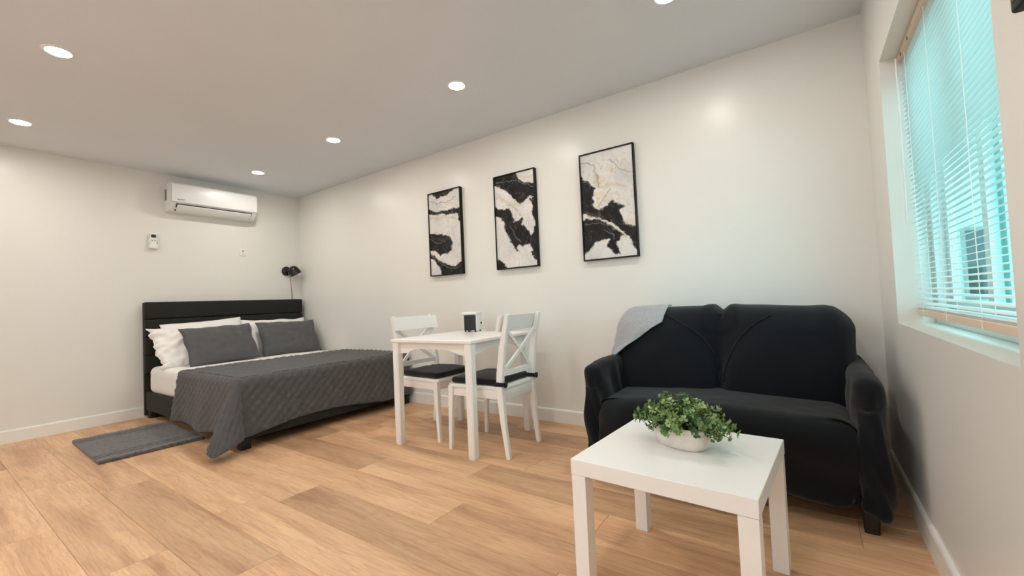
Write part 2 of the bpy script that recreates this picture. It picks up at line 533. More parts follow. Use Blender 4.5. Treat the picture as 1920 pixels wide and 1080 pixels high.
# ------------------------------------------------------------------ downlights
def downlight(x, y, label):
    t = thing('recessed_downlight', (x, y, H), 0, label, 'ceiling light', 'recessed ceiling downlights')
    lathe('trim_ring', [(0.052, -0.001), (0.054, -0.006), (0.064, -0.006), (0.070, -0.001), (0.070, 0.002), (0.052, 0.002), (0.052, -0.001)], M['plastic'], t, 32)
    lathe('lens', [(0.0, -0.0035), (0.053, -0.0035), (0.053, -0.0015), (0.0, -0.0015)], M['lens'], t, 32)
DL = [(4.99, -0.83, 'recessed downlight above the sofa, cut by the top edge of the picture'),
      (3.59, -0.84, 'recessed downlight in the ceiling above the dining table'),
      (2.12, -0.834, 'recessed downlight above the foot of the bed'),
      (0.74, -0.838, 'recessed downlight closest to the air conditioner'),
      (0.735, -2.51, 'recessed downlight at the far left edge, by the headboard wall'),
      (2.14, -2.52, 'largest recessed downlight at the upper left of the ceiling'),
      (3.59, -2.52, 'recessed downlight over the open floor left of the camera'),
      (4.99, -2.52, 'recessed downlight directly over the camera'),
      (0.735, -4.2, 'added recessed downlight in the unseen front row, by the headboard wall'),  # row added behind the camera to brighten faces turned towards it
      (2.14, -4.2, 'added recessed downlight in the unseen front row, second from the headboard wall'),
      (3.59, -4.2, 'added recessed downlight in the unseen front row, second from the window wall'),
      (4.99, -4.2, 'added recessed downlight in the unseen front row, by the window wall')]
for x, y, lb in DL: downlight(x, y, lb)

# ------------------------------------------------------------------ air conditioner
ac = thing('air_conditioner', (0, -1.02, 2.085), 0, 'white wall-mounted split air conditioner above the bed', 'air conditioner')
W2 = 0.415
bodyp = [(0.002, 0.0), (0.002, 0.288), (0.155, 0.288), (0.178, 0.28), (0.186, 0.26), (0.186, 0.10), (0.17, 0.075), (0.13, 0.03), (0.10, 0.006), (0.06, 0.0)]
extrude_profile('body', bodyp, 'y', -W2, W2, M['plastic'], ac)
panp = [(0.15, 0.292), (0.180, 0.287), (0.196, 0.27), (0.201, 0.22), (0.199, 0.12), (0.192, 0.088), (0.186, 0.092), (0.189, 0.12), (0.189, 0.262), (0.176, 0.282), (0.15, 0.289)]
pan = extrude_profile('front_panel', panp, 'y', -W2 + 0.004, W2 - 0.004, M['plastic'], ac)
bm = bmesh.new()   # small illegible maker's mark: a few tiny strokes
for i, wdt in enumerate((0.010, 0.008, 0.010, 0.009, 0.010)):
    y0 = -W2 + 0.055 + i * 0.012
    add_box(bm, (0.1985, y0, 0.108), (0.2001, y0 + wdt * 0.8, 0.116))
from_bm('maker_mark', bm, M['grey_plastic'], pan)
lv = lambda a: (0.178 - a * 0.085, 0.078 - a * 0.078)
a, b_ = lv(0.08), lv(0.92)
extrude_profile('air_outlet', [(a[0] - 0.004, a[1] + 0.006), (a[0] + 0.002, a[1] - 0.001), (b_[0] + 0.002, b_[1] - 0.001), (b_[0] - 0.004, b_[1] + 0.006)], 'y', -W2 + 0.05, W2 - 0.05, M['dark_plastic'], ac, False)
a, b_ = lv(0.16), lv(0.88)
extrude_profile('louver', [(a[0] + 0.001, a[1]), (a[0] + 0.008, a[1] - 0.008), ((a[0] + b_[0]) / 2 + 0.011, (a[1] + b_[1]) / 2 - 0.012), (b_[0] + 0.007, b_[1] - 0.007), (b_[0], b_[1])], 'y', -W2 + 0.06, W2 - 0.06, M['plastic'], ac)
box('side_vent', (0.012, -W2 - 0.002, 0.12), (0.06, -W2 + 0.004, 0.235), M['grey_plastic'], ac, 0.001)

# remote and its holder, wall plate
hold = thing('remote_holder', (0, -1.54, 1.69), 0, 'white wall bracket holding the remote on the headboard wall', 'bracket')
boxes('cradle', [((0.001, -0.036, 0), (0.006, 0.036, 0.11)), ((0.006, -0.036, 0), (0.036, -0.032, 0.075)), ((0.006, 0.032, 0), (0.036, 0.036, 0.075)), ((0.006, -0.032, 0), (0.036, 0.032, 0.005)), ((0.031, -0.032, 0.005), (0.036, 0.032, 0.045))], M['plastic'], hold, 0.001)
rem = thing('remote_control', (0.008, -1.54, 1.697), 0, 'white remote control with a small dark display, in its wall bracket', 'remote')
rbox('case', (0, -0.028, 0), (0.022, 0.028, 0.15), 0.008, M['plastic'], rem, 0.03)
box('display', (0.021, -0.020, 0.105), (0.0232, 0.020, 0.137), M['dark_plastic'], rem, 0.0005)
for i in range(3):
    for j in (-1, 1): box('button', (0.021, j * 0.011 - 0.006, 0.054 + i * 0.016), (0.0238, j * 0.011 + 0.006, 0.062 + i * 0.016), M['grey_plastic'] if i == 1 else M['plastic'], rem, 0.0005)
pl = thing('wall_switch', (0, -0.695, 1.67), 0, 'white switch plate with a small grey toggle above the headboard', 'switch')
rbox('plate', (0.001, -0.036, 0), (0.008, 0.036, 0.116), 0.003, M['plastic'], pl, 0.04)
box('toggle', (0.008, -0.005, 0.046), (0.018, 0.005, 0.066), M['grey_plastic'], pl, 0.002)
for zz in (0.022, 0.094): lathe('screw', [(0.0, 0.0015), (0.003, 0.001), (0.0035, 0)], M['grey_metal'], pl, 10, Matrix.Translation((0.008, 0, zz)) @ Matrix.Rotation(PI / 2, 4, 'Y'))

# ------------------------------------------------------------------ wall lamp
wl = thing('wall_lamp', (0, -0.185, 1.505), 0, 'small black wall lamp with a domed shade in the corner above the headboard', 'lamp')
ry = Matrix.Rotation(PI / 2, 4, 'Y')
lathe('wall_mount', [(0, 0.0), (0.058, 0.0), (0.058, 0.018), (0.052, 0.024), (0.0, 0.026)], M['steel'], wl, 36, Matrix.Translation((0.001, 0, 0)) @ ry)
tube('arm', [(0.02, 0.002, 0.004), (0.06, 0.004, 0.008), (0.085, 0.006, 0.012)], 0.008, M['grey_metal'], wl, 10)
mt = Matrix.Translation((0.08, 0.028, 0.056)) @ Matrix.Scale(1.15, 4) @ Vector((0, 0, 1)).rotation_difference(Vector((0.22, 0.42, -0.88))).to_matrix().to_4x4()
sh = lathe('lamp_shade', [(0, 0.0), (0.016, 0.001), (0.034, 0.010), (0.048, 0.030), (0.056, 0.062), (0.060, 0.10), (0.058, 0.10), (0.053, 0.062), (0.045, 0.033), (0.032, 0.014), (0.0, 0.004)], M['steel'], wl, 36, mt)
lathe('bulb', [(0, 0.03), (0.018, 0.036), (0.026, 0.055), (0.022, 0.078), (0, 0.088)], M['plastic'], sh, 20, mt)
lathe('swivel_joint', [(0, -0.016), (0.011, -0.011), (0.016, 0), (0.011, 0.011), (0, 0.016)], M['grey_metal'], wl, 18, Matrix.Translation((0.083, 0.006, 0.012)))
tube('cord', [(0.03, 0.012, -0.01), (0.062, 0.016, -0.08), (0.058, 0.028, -0.18), (0.045, 0.045, -0.30), (0.03, 0.05, -0.42), (0.02, 0.05, -0.7)], 0.0045, M['cord'], wl, 8)

# ------------------------------------------------------------------ framed art
def inside(poly, x, y):
    c = False
    n = len(poly)
    for i in range(n):
        x1, y1 = poly[i]; x2, y2 = poly[(i + 1) % n]
        if (y1 > y) != (y2 > y) and x < (x2 - x1) * (y - y1) / (y2 - y1) + x1: c = not c
    return c
def dline(pts, x, y, asp):
    d = 9.0
    for (x1, y1), (x2, y2) in zip(pts, pts[1:]):
        dx, dy = (x2 - x1), (y2 - y1) * asp
        t = max(0, min(1, ((x - x1) * dx + (y - y1) * asp * dy) / (dx * dx + dy * dy + 1e-9)))
        d = min(d, math.hypot(x - x1 - t * dx, (y - y1) * asp - t * dy))
    return d
ART = [
  dict(x=2.448, black=[[(-.1, -.1), (1.1, -.1), (1.1, .03), (.85, .02), (.6, .07), (.45, .06), (.25, .085), (.12, .03), (-.1, .03)],
                 [(-.1, .17), (.12, .20), (.35, .235), (.6, .235), (1.1, .235), (1.1, .42), (.97, .38), (.92, .29), (.6, .275), (.55, .30), (.42, .265), (.2, .265), (-.1, .24)],
                 [(-.1, .50), (.15, .48), (.4, .52), (.62, .55), (.72, .61), (.68, .72), (.6, .75), (.45, .74), (.3, .77), (.2, .70), (-.1, .69)],
                 [(-.1, .715), (.12, .745), (.3, .84), (.55, .89), (.8, .90), (1.1, .82), (1.1, 1.1), (.35, 1.1), (.28, .92), (.12, .80), (-.1, .76)]],
       gold=[[(0, .30), (.25, .32), (.5, .30), (.8, .33)], [(.05, .52), (.35, .57), (.65, .58)]],
       grey=[[(0, .73), (.2, .80), (.35, .88), (.6, .93), (.9, .92)], [(.05, .10), (.5, .14), (.9, .1)], [(0, .55), (.25, .62), (.5, .60)]]),
  dict(x=3.268, black=[[(-.1, -.1), (.50, -.1), (.62, .07), (.8, .13), (1.1, .15), (1.1, .31), (.9, .27), (.78, .29), (.66, .345), (.45, .25), (.3, .16), (.12, .085), (-.1, .05)],
                 [(-.1, .27), (.1, .36), (.35, .38), (.45, .50), (.68, .465), (.66, .55), (.8, .62), (.9, .70), (.95, .60), (1.1, .55), (1.1, .88), (.9, .86), (.85, .78), (.65, .80), (.6, .76), (.5, .80), (.35, .72), (.25, .60), (.15, .46), (-.1, .42)],
                 [(.86, .29), (1.1, .29), (1.1, .52), (.95, .52), (.9, .42), (.96, .38)],
                 [(.42, .74), (.52, .75), (.55, .85), (.5, .84)],
                 [(-.1, .86), (.08, .90), (.2, .97), (.35, 1.1), (-.1, 1.1)], [(.82, .86), (1.1, .84), (1.1, .95), (.95, .93)]],
       gold=[[(.1, .20), (.35, .33), (.5, .33), (.75, .30)], [(.6, .03), (.8, .08), (1, .06)]],
       grey=[[(.05, .04), (.3, .05), (.5, .07), (.7, .13), (1, .19)], [(.35, .55), (.45, .62), (.5, .68), (.62, .74)], [(.3, .33), (.5, .36), (.62, .44)]]),
  dict(x=4.100, black=[[(-.1, .13), (.05, .2), (.17, .25), (.27, .34), (.22, .42), (.2, .49), (.33, .53), (.5, .49), (.58, .46), (.68, .52), (.72, .60), (.82, .70), (.95, .73), (1.1, .72), (1.1, 1.0), (.95, .95), (.9, .85), (.8, .80), (.65, .70), (.45, .63), (.3, .60), (.15, .58), (-.1, .55)],
                 [(-.1, .62), (.3, .61), (.5, .67), (.65, .75), (.78, .81), (.68, .85), (.62, .90), (.68, .97), (.58, .98), (.45, .90), (.52, .84), (.4, .82), (.2, .86), (.05, .93), (-.1, .95)],
                 [(.62, .5), (.75, .54), (.8, .57), (.7, .58)]],
       gold=[[(.28, .20), (.36, .32), (.45, .34), (.55, .31), (.68, .32), (.85, .36)], [(.0, .545), (.2, .57), (.32, .58), (.4, .61)]],
       grey=[[(.0, .06), (.15, .07), (.25, .14), (.32, .2), (.36, .33)], [(.5, .38), (.55, .36), (.3, .5)], [(.05, .66), (.3, .66), (.55, .70), (.75, .80)], [(.4, .74), (.55, .78), (.6, .85)], [(.55, .1), (.8, .2), (1, .24)]]),
]
AL = ['left-hand black-framed canvas of poured black and white paint, nearest the bed',
      'middle black-framed canvas of poured black and white paint, above the dining table',
      'right-hand black-framed canvas, mostly pale at the top, nearest the sofa']
AW, AH, AZ = 0.425, 0.82, 1.267
for ai, A in enumerate(ART):
    t = thing('framed_canvas', (A['x'], 0, AZ), 0, AL[ai], 'picture', 'abstract canvases on the long wall')
    fw = 0.009
    box('frame_side', (0, -0.036, 0), (fw, -0.001, AH), M['black'], t)
    box('frame_side', (AW - fw, -0.036, 0), (AW, -0.001, AH), M['black'], t)
    box('frame_side', (fw, -0.036, 0), (AW - fw, -0.001, fw), M['black'], t)
    box('frame_side', (fw, -0.036, AH - fw), (AW - fw, -0.001, AH), M['black'], t)
    nx, ny = 84, 164
    asp = AH / AW
    vs, cs = [], []
    for j in range(ny + 1):
        for i in range(nx + 1):
            u, v = i / nx, j / ny      # v from the top
            vs.append((fw + u * (AW - 2 * fw), -0.028, AH - fw - v * (AH - 2 * fw)))
            q = Vector((u * 1.0 + ai * 7.3, v * asp, ai * 3.1))
            w1 = noise.noise_vector(q * 3.0) * 0.05 + noise.noise_vector(q * 9.0) * 0.028 + noise.noise_vector(q * 26.0) * 0.012
            uu, vv = u + w1.x, v + w1.y / asp
            cov = 0.0
            for kk in range(4):
                ww = noise.noise_vector(q * 14.0 + Vector((kk * 5.1, 2, 7))) * (0.022 * kk) + noise.noise_vector(q * 34.0 + Vector((kk, 9, 1))) * (0.014 * kk)
                cov += 0.25 * any(inside(pg, uu + ww.x, vv + ww.y / asp) for pg in A['black'])
            cover = cov > 0.5
            n1 = noise.noise(q * 2.2 + Vector((3, 1, 5))); n2 = noise.noise(q * 7.0 + w1 * 20)
            pale = 0.74 + 0.16 * n1 + 0.09 * n2
            col = [pale, pale * 0.975, pale * 0.935]
            warm = smst(0.1, 0.5, n2 + 0.3 * n1)
            col = [col[0] * (1 - 0.10 * warm), col[1] * (1 - 0.17 * warm), col[2] * (1 - 0.27 * warm)]
            m3 = abs(noise.noise(q * 3.4 + w1 * 14 + Vector((1, 8, 2))))
            if m3 < 0.035: col = [c * (0.72 + 8 * m3) for c in col]
            if cov > 0:
                k = 0.016 + 0.010 * n2 + (0.07 * (1 - m3 / 0.04) if m3 < 0.04 else 0)
                bl = [k * 1.15, k, k * 0.98]
                cc = smst(0, 1, cov)
                col = [a_ * (1 - cc) + b2 * cc for a_, b2 in zip(col, bl)]
            for ln in A['grey']:
                d = dline(ln, uu, vv, asp)
                f = 0.75 * (1 - smst(0.004, 0.014, d))
                g = 0.16 if cover else 0.28
                col = [c * (1 - f) + g * f for c in col]
            for ln in A['gold']:
                d = dline(ln, uu, vv, asp)
                f = (0.06 if cover else 0.42) * (1 - smst(0.004, 0.05, d))
                col = [c * (1 - f) + g * f for c, g in zip(col, (0.56, 0.45, 0.24))]
            cs.append(col)
    fs = [(j * (nx + 1) + i, (j + 1) * (nx + 1) + i, (j + 1) * (nx + 1) + i + 1, j * (nx + 1) + i + 1) for j in range(ny) for i in range(nx)]
    # give the canvas its thickness
    b0 = len(vs)
    vs += [(fw, -0.004, AH - fw), (AW - fw, -0.004, AH - fw), (AW - fw, -0.004, fw), (fw, -0.004, fw)]
    fs.append((b0, b0 + 1, b0 + 2, b0 + 3))
    cs += [[0.8, 0.78, 0.75]] * 4
    o = from_data('canvas', vs, fs, M['art'], t, smooth=False)
    at = o.data.color_attributes.new('paint', 'FLOAT_COLOR', 'POINT')
    for i, c in enumerate(cs): at.data[i].color = (c[0], c[1], c[2], 1)

# black edge at the right of the window
tv = thing('wall_screen', (L, -2.425, 1.425), 0, 'black-edged panel on the window wall at the right border of the picture', 'screen')
rbox('bezel', (-0.022, -0.47, 0), (-0.002, 0.47, 0.58), 0.006, M['black'], tv, 0.2)
box('screen', (-0.0235, -0.455, 0.015), (-0.0215, 0.455, 0.565), M['dark_glass'], tv)

# ------------------------------------------------------------------ bed
BY0, BY1 = -1.64, -0.045
byc = (BY0 + BY1) / 2; bw = (BY1 - BY0) / 2
bed = thing('bed_frame', (0.03, byc, 0), 0, 'charcoal upholstered bed frame with a channelled headboard against the left wall', 'bed')
hb = box('headboard', (0.0, -bw, 0.02), (0.045, bw, 1.135), M['hb'], bed, 0.006)
for z0, z1 in ((0.97, 1.14), (0.79, 0.965), (0.61, 0.785), (0.43, 0.605)):
    rbox('panel', (0.03, -bw - 0.002, z0), (0.085, bw + 0.002, z1), 0.016, M['hb'], hb, 0.1)
FX = 2.09
rbox('side_rail', (0.05, -bw + 0.005, 0.075), (FX, -bw + 0.045, 0.255), 0.012, M['hb'], bed, 0.15)
rbox('side_rail', (0.05, bw - 0.045, 0.075), (FX, bw - 0.005, 0.255), 0.012, M['hb'], bed, 0.15)
rbox('foot_rail', (FX - 0.04, -bw + 0.04, 0.075), (FX, bw - 0.04, 0.255), 0.012, M['hb'], bed, 0.15)
box('slat_deck', (0.05, -bw + 0.045, 0.20), (FX - 0.04, bw - 0.045, 0.235), M['foot'], bed)
for lx, ly in ((0.06, -bw + 0.015), (0.06, bw - 0.085), (FX - 0.09, -bw + 0.015), (FX - 0.09, bw - 0.085), (1.05, -0.035)):
    box('leg', (lx, ly, 0.0), (lx + 0.07, ly + 0.07, 0.076 if lx != 1.05 else 0.2), M['foot'], bed, 0.004)

def matt(p, n):
    k = 0.004 * nz((p.x * 1.2, p.y * 1.2, p.z * 26), 1) * (1 if abs(n.z) < 0.5 else 0.3)
    k += 0.006 * nz(p, 4.0)
    return p + n * k
mattress = thing('mattress', (0.125, byc, 0.237), 0, 'thick mattress in a white fitted sheet on the charcoal bed', 'mattress')
rbox('sheeted_block', (0, -0.775, 0), (1.93, 0.775, 0.262), 0.055, M['sheet'], mattress, 0.03, matt)
MT = 0.237 + 0.262

# quilt: flat cloth coordinates folded over the mattress
QX0, QXC = 1.02, 2.075            # edge towards the pillows, foot edge of the mattress
QYC, QYR = -1.627, -0.05          # left (room) side edge, wall side edge
QT = MT + 0.012
def hem_drop_side(x): return 0.430 + 0.012 * math.sin(x * 9)
def hem_drop_foot(y):
    s = (y - QYC) / (QYR - QYC)
    return 0.435 - 0.05 * math.sin(PI * min(1, max(0, (s - 0.02) / 0.75))) ** 1.0
def bend(d, R=0.05):
    """distance d past the edge -> (outward, down) along a rounded edge"""
    a = d / R
    if a < PI / 2: return R * math.sin(a), R * (1 - math.cos(a))
    return R, R + (d - R * PI / 2)
def quilt_pt(u, v):
    """u past foot edge (>0 hangs), v past left edge (>0 hangs) in metres, from corner"""
    if u <= 0 and v <= 0: return Vector((QXC + u, QYC - v, QT))
    if v > 0 and u <= 0:
        o, d = bend(v)
        fl = 0.10 * max(0, d - 0.05) * (1 + 0.35 * math.sin(u * 11 + 0.8)) + 0.012 * d * math.sin(u * 23)
        return Vector((QXC + u, QYC - o + 0.02 - fl, QT - d))
    if u > 0 and v <= 0:
        o, d = bend(u)
        fl = 0.10 * max(0, d - 0.05) * (1 + 0.5 * math.sin(v * 5.2 + 1.0)) + 0.008 * d * math.sin(v * 19)
        return Vector((QXC + o - 0.02 + fl, QYC - v, QT - d))
    r = math.hypot(u, v); th = math.atan2(u, v)          # th 0: left side, pi/2: foot side
    o, d = bend(r)
    s = math.sin(2 * th)
    e0 = 0.10 * max(0, d - 0.05)
    k = e0 * (1.35 if th < PI / 4 else 1.4) * (1 - s) + s ** 0.8 * 0.50 * max(0, d - 0.04)
    drop = d * (1 - 0.06 * s)
    # plan direction swings from -y to +x; the fold points mostly to the room side
    ph = (th / (PI / 2)) ** 1.5 * (PI / 2)
    dx, dy = math.sin(ph), -math.cos(ph)
    kk = (o - 0.02) + k
    z = QT - drop
    p = Vector((QXC + dx * kk, QYC + dy * kk, z))
    fl = 0.016 + 0.012 * s
    if p.z < fl:
        ex = fl - p.z
        p.z = fl + 0.004 * s; p.x += dx * ex * 0.5; p.y += dy * ex * 0.6
    return p
def quilt():
    st = 0.0125
    Ltop = QXC - QX0; Wtop = QYR - QYC
    nu = int((Ltop + 0.45) / st); nv = int((Wtop + 0.44) / st)
    P = {}
    for i in range(nu + 1):
        for j in range(nv + 1):
            a = i / nu; b_ = j / nv
            u = -Ltop + a * (Ltop + 0.445)
            v = -Wtop + b_ * (Wtop + 0.44)
            # hem variation: stretch the hanging lengths
            if u > 0: u *= hem_drop_foot(QYC - v if v < 0 else QYC) / 0.445
            if v > 0: v *= hem_drop_side(QXC + min(u, 0)) / 0.44
            # rounded cloth corner
            if u > 0 and v > 0:
                mu, mv = u / 0.445, v / 0.44
                m_ = max(mu, mv); rr = math.hypot(mu, mv)
                lim = 1.0 if m_ < 1e-6 else m_ / (mu ** 4.6 + mv ** 4.6) ** (1 / 4.6)
                u *= lim; v *= lim
            # wavy upper edge
            if u < -Ltop + 0.3:
                u += (0.02 * math.sin(v * 4.0) + 0.03 * smst(-0.2, 0.4, v) * -1) * (1 - (u + Ltop) / 0.3)
            P[i, j] = (u, v)
    pos = {k: quilt_pt(*q) for k, q in P.items()}
    vs, idx = [], {}
    for (i, j), p in pos.items():
        a = pos[min(i + 1, nu), j] - pos[max(i - 1, 0), j]; b_ = pos[i, min(j + 1, nv)] - pos[i, max(j - 1, 0)]
        n = a.cross(b_)
        n = n.normalized() if n.length > 1e-9 else Vector((0, 0, 1))
        if n.z < 0 and P[i, j][0] <= 0 and P[i, j][1] <= 0: n = -n
        u, v = P[i, j]
        D = 0.075
        s1 = abs(((u + v) / D) % 1 - 0.5) * 2; s2 = abs(((u - v) / D) % 1 - 0.5) * 2
        puff = (1 - s1 ** 3) * (1 - s2 ** 3) * 0.0095
        puff = puff if n.dot(Vector((0.3, -0.5, 0.8))) > 0 else -puff
        w = 0.006 * nz((u * 3, v * 3, 1.0)) + 0.004 * nz((u * 8, v * 8, 4.0))
        q = p + n * (puff + w)
        q.z = max(q.z, 0.004); q.y = min(q.y, -0.02)
        idx[i, j] = len(vs); vs.append(q)
    fs = [(idx[i, j], idx[i + 1, j], idx[i + 1, j + 1], idx[i, j + 1]) for i in range(nu) for j in range(nv)]
    t = thing('quilt', (QXC, byc, 0), 0, 'grey diamond-stitched quilt hanging over the foot and side of the bed', 'quilt')
    loc = Vector((QXC, byc, 0))
    o = from_data('quilted_cover', [q - loc for q in vs], fs, M['quilt'], t)
    md = o.modifiers.new('thick', 'SOLIDIFY'); md.thickness = 0.007; md.offset = 0.0
    # bound edge
    bm = bmesh.new()
    edge = [vs[idx[nu, j]] - loc for j in range(0, nv + 1, 2)] + [vs[idx[i, nv]] - loc for i in range(nu, -1, -2)]
    add_tube(bm, edge, 0.0055, 6)
    from_bm('binding', bm, M['quilt'], t, smooth=True)
quilt()

def pillow(name, w, h, t, mat, loc, rot, label, cat, group, ears=0.05, quilted=False, wr=0.010, seed=0, n=44, side=0.0, ruffle=0.013):
    """w along local x, h along local y, thickness along z; rot is an euler"""
    root = thing(name, loc, 0, label, cat, group)
    root.rotation_euler = rot
    vs, fs = [], []
    for sgn in (1, -1):
        b0 = len(vs)
        for j in range(n + 1):
            for i in range(n + 1):
                a, b_ = -1 + 2 * i / n, -1 + 2 * j / n
                k = 1 - 0.055 * (1 - a * a) ** 1.0 * (abs(b_) ** 3)
                k2 = 1 - 0.055 * (1 - b_ * b_) * (abs(a) ** 3)
                x, y = a * w / 2 * k2, b_ * h / 2 * k
                prof = max(0, (1 - abs(a) ** 2.6)) ** 0.55 * max(0, (1 - abs(b_) ** 2.6)) ** 0.55
                z = sgn * t / 2 * prof * (1 + 0.25 * side * b_)
                edge = 1 - prof
                q = Vector((x + seed * 3.1, y, sgn * 2.0))
                ridge = 1 - abs(noise.noise(Vector((q.x * 5, q.y * 13, seed + sgn))))
                z += sgn * prof ** 0.5 * (wr * (noise.noise(q * 7) + 0.8 * noise.noise(q * 16)) + wr * 0.9 * edge * (ridge - 0.7))
                x += ruffle * (noise.noise(Vector((b_ * 2.2, seed, 1))) + (0.7 * noise.noise(Vector((b_ * 5.5, seed, 8))) if ruffle > 0.02 else 0)) * (1 - prof); y += ruffle * noise.noise(Vector((a * 2.4, seed, 5))) * (1 - prof)
                if quilted:
                    D = 0.05
                    s1 = abs(((x + y) / D) % 1 - 0.5) * 2; s2 = abs(((x - y) / D) % 1 - 0.5) * 2
                    z += sgn * prof ** 0.4 * 0.004 * (1 - s1 ** 3) * (1 - s2 ** 3)
                vs.append((x, y, z))
        for j in range(n):
            for i in range(n):
                a = b0 + j * (n + 1) + i
                f = (a, a + 1, a + n + 2, a + n + 1)
                fs.append(f if sgn > 0 else f[::-1])
    bm = bmesh.new()
    V = [bm.verts.new(v) for v in vs]
    for f in fs: bm.faces.new([V[k] for k in f])
    bmesh.ops.remove_doubles(bm, verts=bm.verts, dist=2e-4)
    from_bm('pillowcase' if not quilted else 'sham_cover', bm, mat, root, smooth=True)
    # seam / flange around the edge
    ring = []
    for s in range(4):
        for i in range(n):
            if s == 0: k = (i, 0)
            elif s == 1: k = (n, i)
            elif s == 2: k = (n - i, n)
            else: k = (0, n - i)
            ring.append(Vector(vs[k[1] * (n + 1) + k[0]]))
    ring.append(ring[0])
    bm = bmesh.new(); add_tube(bm, ring, 0.004 if quilted else 0.003, 6)
    from_bm('seam', bm, mat, root, smooth=True)
    return root
def lean(deg, yaw=0.0, roll=0.0):
    # local x -> world y, local y -> up, local z -> world +x, leaning back by deg
    m = Matrix.Rotation(yaw, 4, 'Z') @ Matrix.Rotation(-math.radians(deg), 4, 'Y') @ Matrix(((0, 0, 1, 0), (1, 0, 0, 0), (0, 1, 0, 0), (0, 0, 0, 1))) @ Matrix.Rotation(roll, 4, 'Z')
    return m.to_euler()
G1 = 'white pillows against the headboard'
pillow('pillow', 0.74, 0.46, 0.17, M['sheet'], (0.235, -1.16, MT + 0.210), lean(18, 0, math.radians(3)), 'rear white pillow on the left, its corner rising highest against the headboard', 'pillow', G1, wr=0.014, seed=1)
pillow('pillow', 0.80, 0.47, 0.19, M['sheet'], (0.34, -1.245, MT + 0.185), lean(36, 0.03, math.radians(1.5)), 'front white pillow on the left, crumpled side showing beside the grey sham', 'pillow', G1, wr=0.05, seed=2, ruffle=0.045)
pillow('pillow', 0.74, 0.45, 0.19, M['sheet'], (0.26, -0.44, MT + 0.195), lean(22, 0.0, math.radians(-1)), 'white pillow on the right, mostly hidden behind the right grey sham', 'pillow', G1, wr=0.014, seed=3)
G2 = 'grey quilted shams'
pillow('pillow_sham', 0.66, 0.43, 0.15, M['sham'], (0.53, -1.13, MT + 0.185), lean(32, 0.04, math.radians(1.5)), 'left grey quilted pillow sham leaning on the white pillows', 'pillow', G2, quilted=True, wr=0.012, seed=4)
pillow('pillow_sham', 0.66, 0.43, 0.15, M['sham'], (0.46, -0.40, MT + 0.185), lean(30, -0.06, math.radians(-1)), 'right grey quilted pillow sham nearest the long wall', 'pillow', G2, quilted=True, wr=0.015, seed=5)

# ------------------------------------------------------------------ rug
rug = thing('bath_rug', (1.03, -1.935, 0), math.radians(-1.5), 'small grey tufted rug on the floor beside the bed', 'rug')
def rugfn(p, n):
    if n.z > 0.2:
        k = 0.004 * nz((p.x * 60, p.y * 60, 0)) + 0.003 * nz((p.x * 25, p.y * 14, 3))
        for c in (-0.36, -0.30, 0.30, 0.36):
            k -= 0.015 * math.exp(-((p.x - c) / 0.014) ** 2)
        k -= 0.0022 * (0.5 + 0.5 * math.cos(p.x * 2 * PI / 0.05)) * (abs(p.x) < 0.28)
        return p + Vector((0, 0, k))
    return p
rbox('pile', (-0.46, -0.305, 0.0), (0.46, 0.305, 0.026), 0.009, M['rug'], rug, 0.0085, rugfn)

# ------------------------------------------------------------------ dining table
dt = thing('dining_table', (3.36, -0.623, 0), math.radians(1.5), 'square white wooden dining table with arched aprons against the long wall', 'table')
T2 = 0.37
rbox('tabletop', (-T2, -T2, 0.727), (T2, T2, 0.75), 0.006, M['white_wood'], dt, 0.2)
for sx in (-1, 1):
    for sy in (-1, 1):
        x, y = sx * (T2 - 0.036), sy * (T2 - 0.036)
        sweep('leg', [(x, y, 0.0), (x, y, 0.004), (x, y, 0.3), (x, y, 0.727)], [(0.024, 0.024), (0.026, 0.026), (0.0275, 0.0275), (0.0275, 0.0275)], M['white_wood'], dt)
def apron_prof():
    pr = []
    a = T2 - 0.063
    for i in range(25):
        s = -1 + 2 * i / 24
        arch = smst(0.86, 0.42, abs(s)) if True else 0
        t_ = max(0.0, min(1.0, (0.88 - abs(s)) / 0.45)); arch = t_ * t_ * (3 - 2 * t_)
        pr.append((s * a, 0.648 + 0.034 * arch))
    return pr + [(a, 0.727), (-a, 0.727)]
for s in (-1, 1):
    extrude_profile('apron', apron_prof(), 'y', s * (T2 - 0.048) - 0.009, s * (T2 - 0.048) + 0.009, M['white_wood'], dt)
    extrude_profile('apron', apron_prof(), 'x', s * (T2 - 0.048) - 0.009, s * (T2 - 0.048) + 0.009, M['white_wood'], dt)

# napkin dispenser
nd = thing('napkin_dispenser', (3.19, -0.30, 0.75), math.radians(14), 'white napkin dispenser with a black front plate on the dining table', 'dispenser')
rbox('body', (-0.062, -0.05, 0.012), (0.062, 0.06, 0.148), 0.010, M['plastic'], nd, 0.03)
rbox('lid', (-0.068, -0.066, 0.142), (0.066, 0.062, 0.163), 0.008, M['plastic'], nd, 0.03)
rbox('front_plate', (-0.050, -0.060, 0.014), (0.054, -0.046, 0.138), 0.004, M['dark_plastic'], nd, 0.03)
for fx in (-0.045, -0.015, 0.045):
    lathe('foot', [(0, 0), (0.006, 0), (0.007, 0.013), (0, 0.014)], M['dark_plastic'], nd, 12, Matrix.Translation((fx, -0.045, 0)))
for fx in (-0.045, 0.045):
    lathe('foot', [(0, 0), (0.006, 0), (0.007, 0.013), (0, 0.014)], M['dark_plastic'], nd, 12, Matrix.Translation((fx, 0.045, 0)))
lathe('side_knob', [(0, 0.008), (0.008, 0.006), (0.009, 0)], M['dark_plastic'], nd, 14, Matrix.Translation((0.062, 0.03, 0.07)) @ ry)

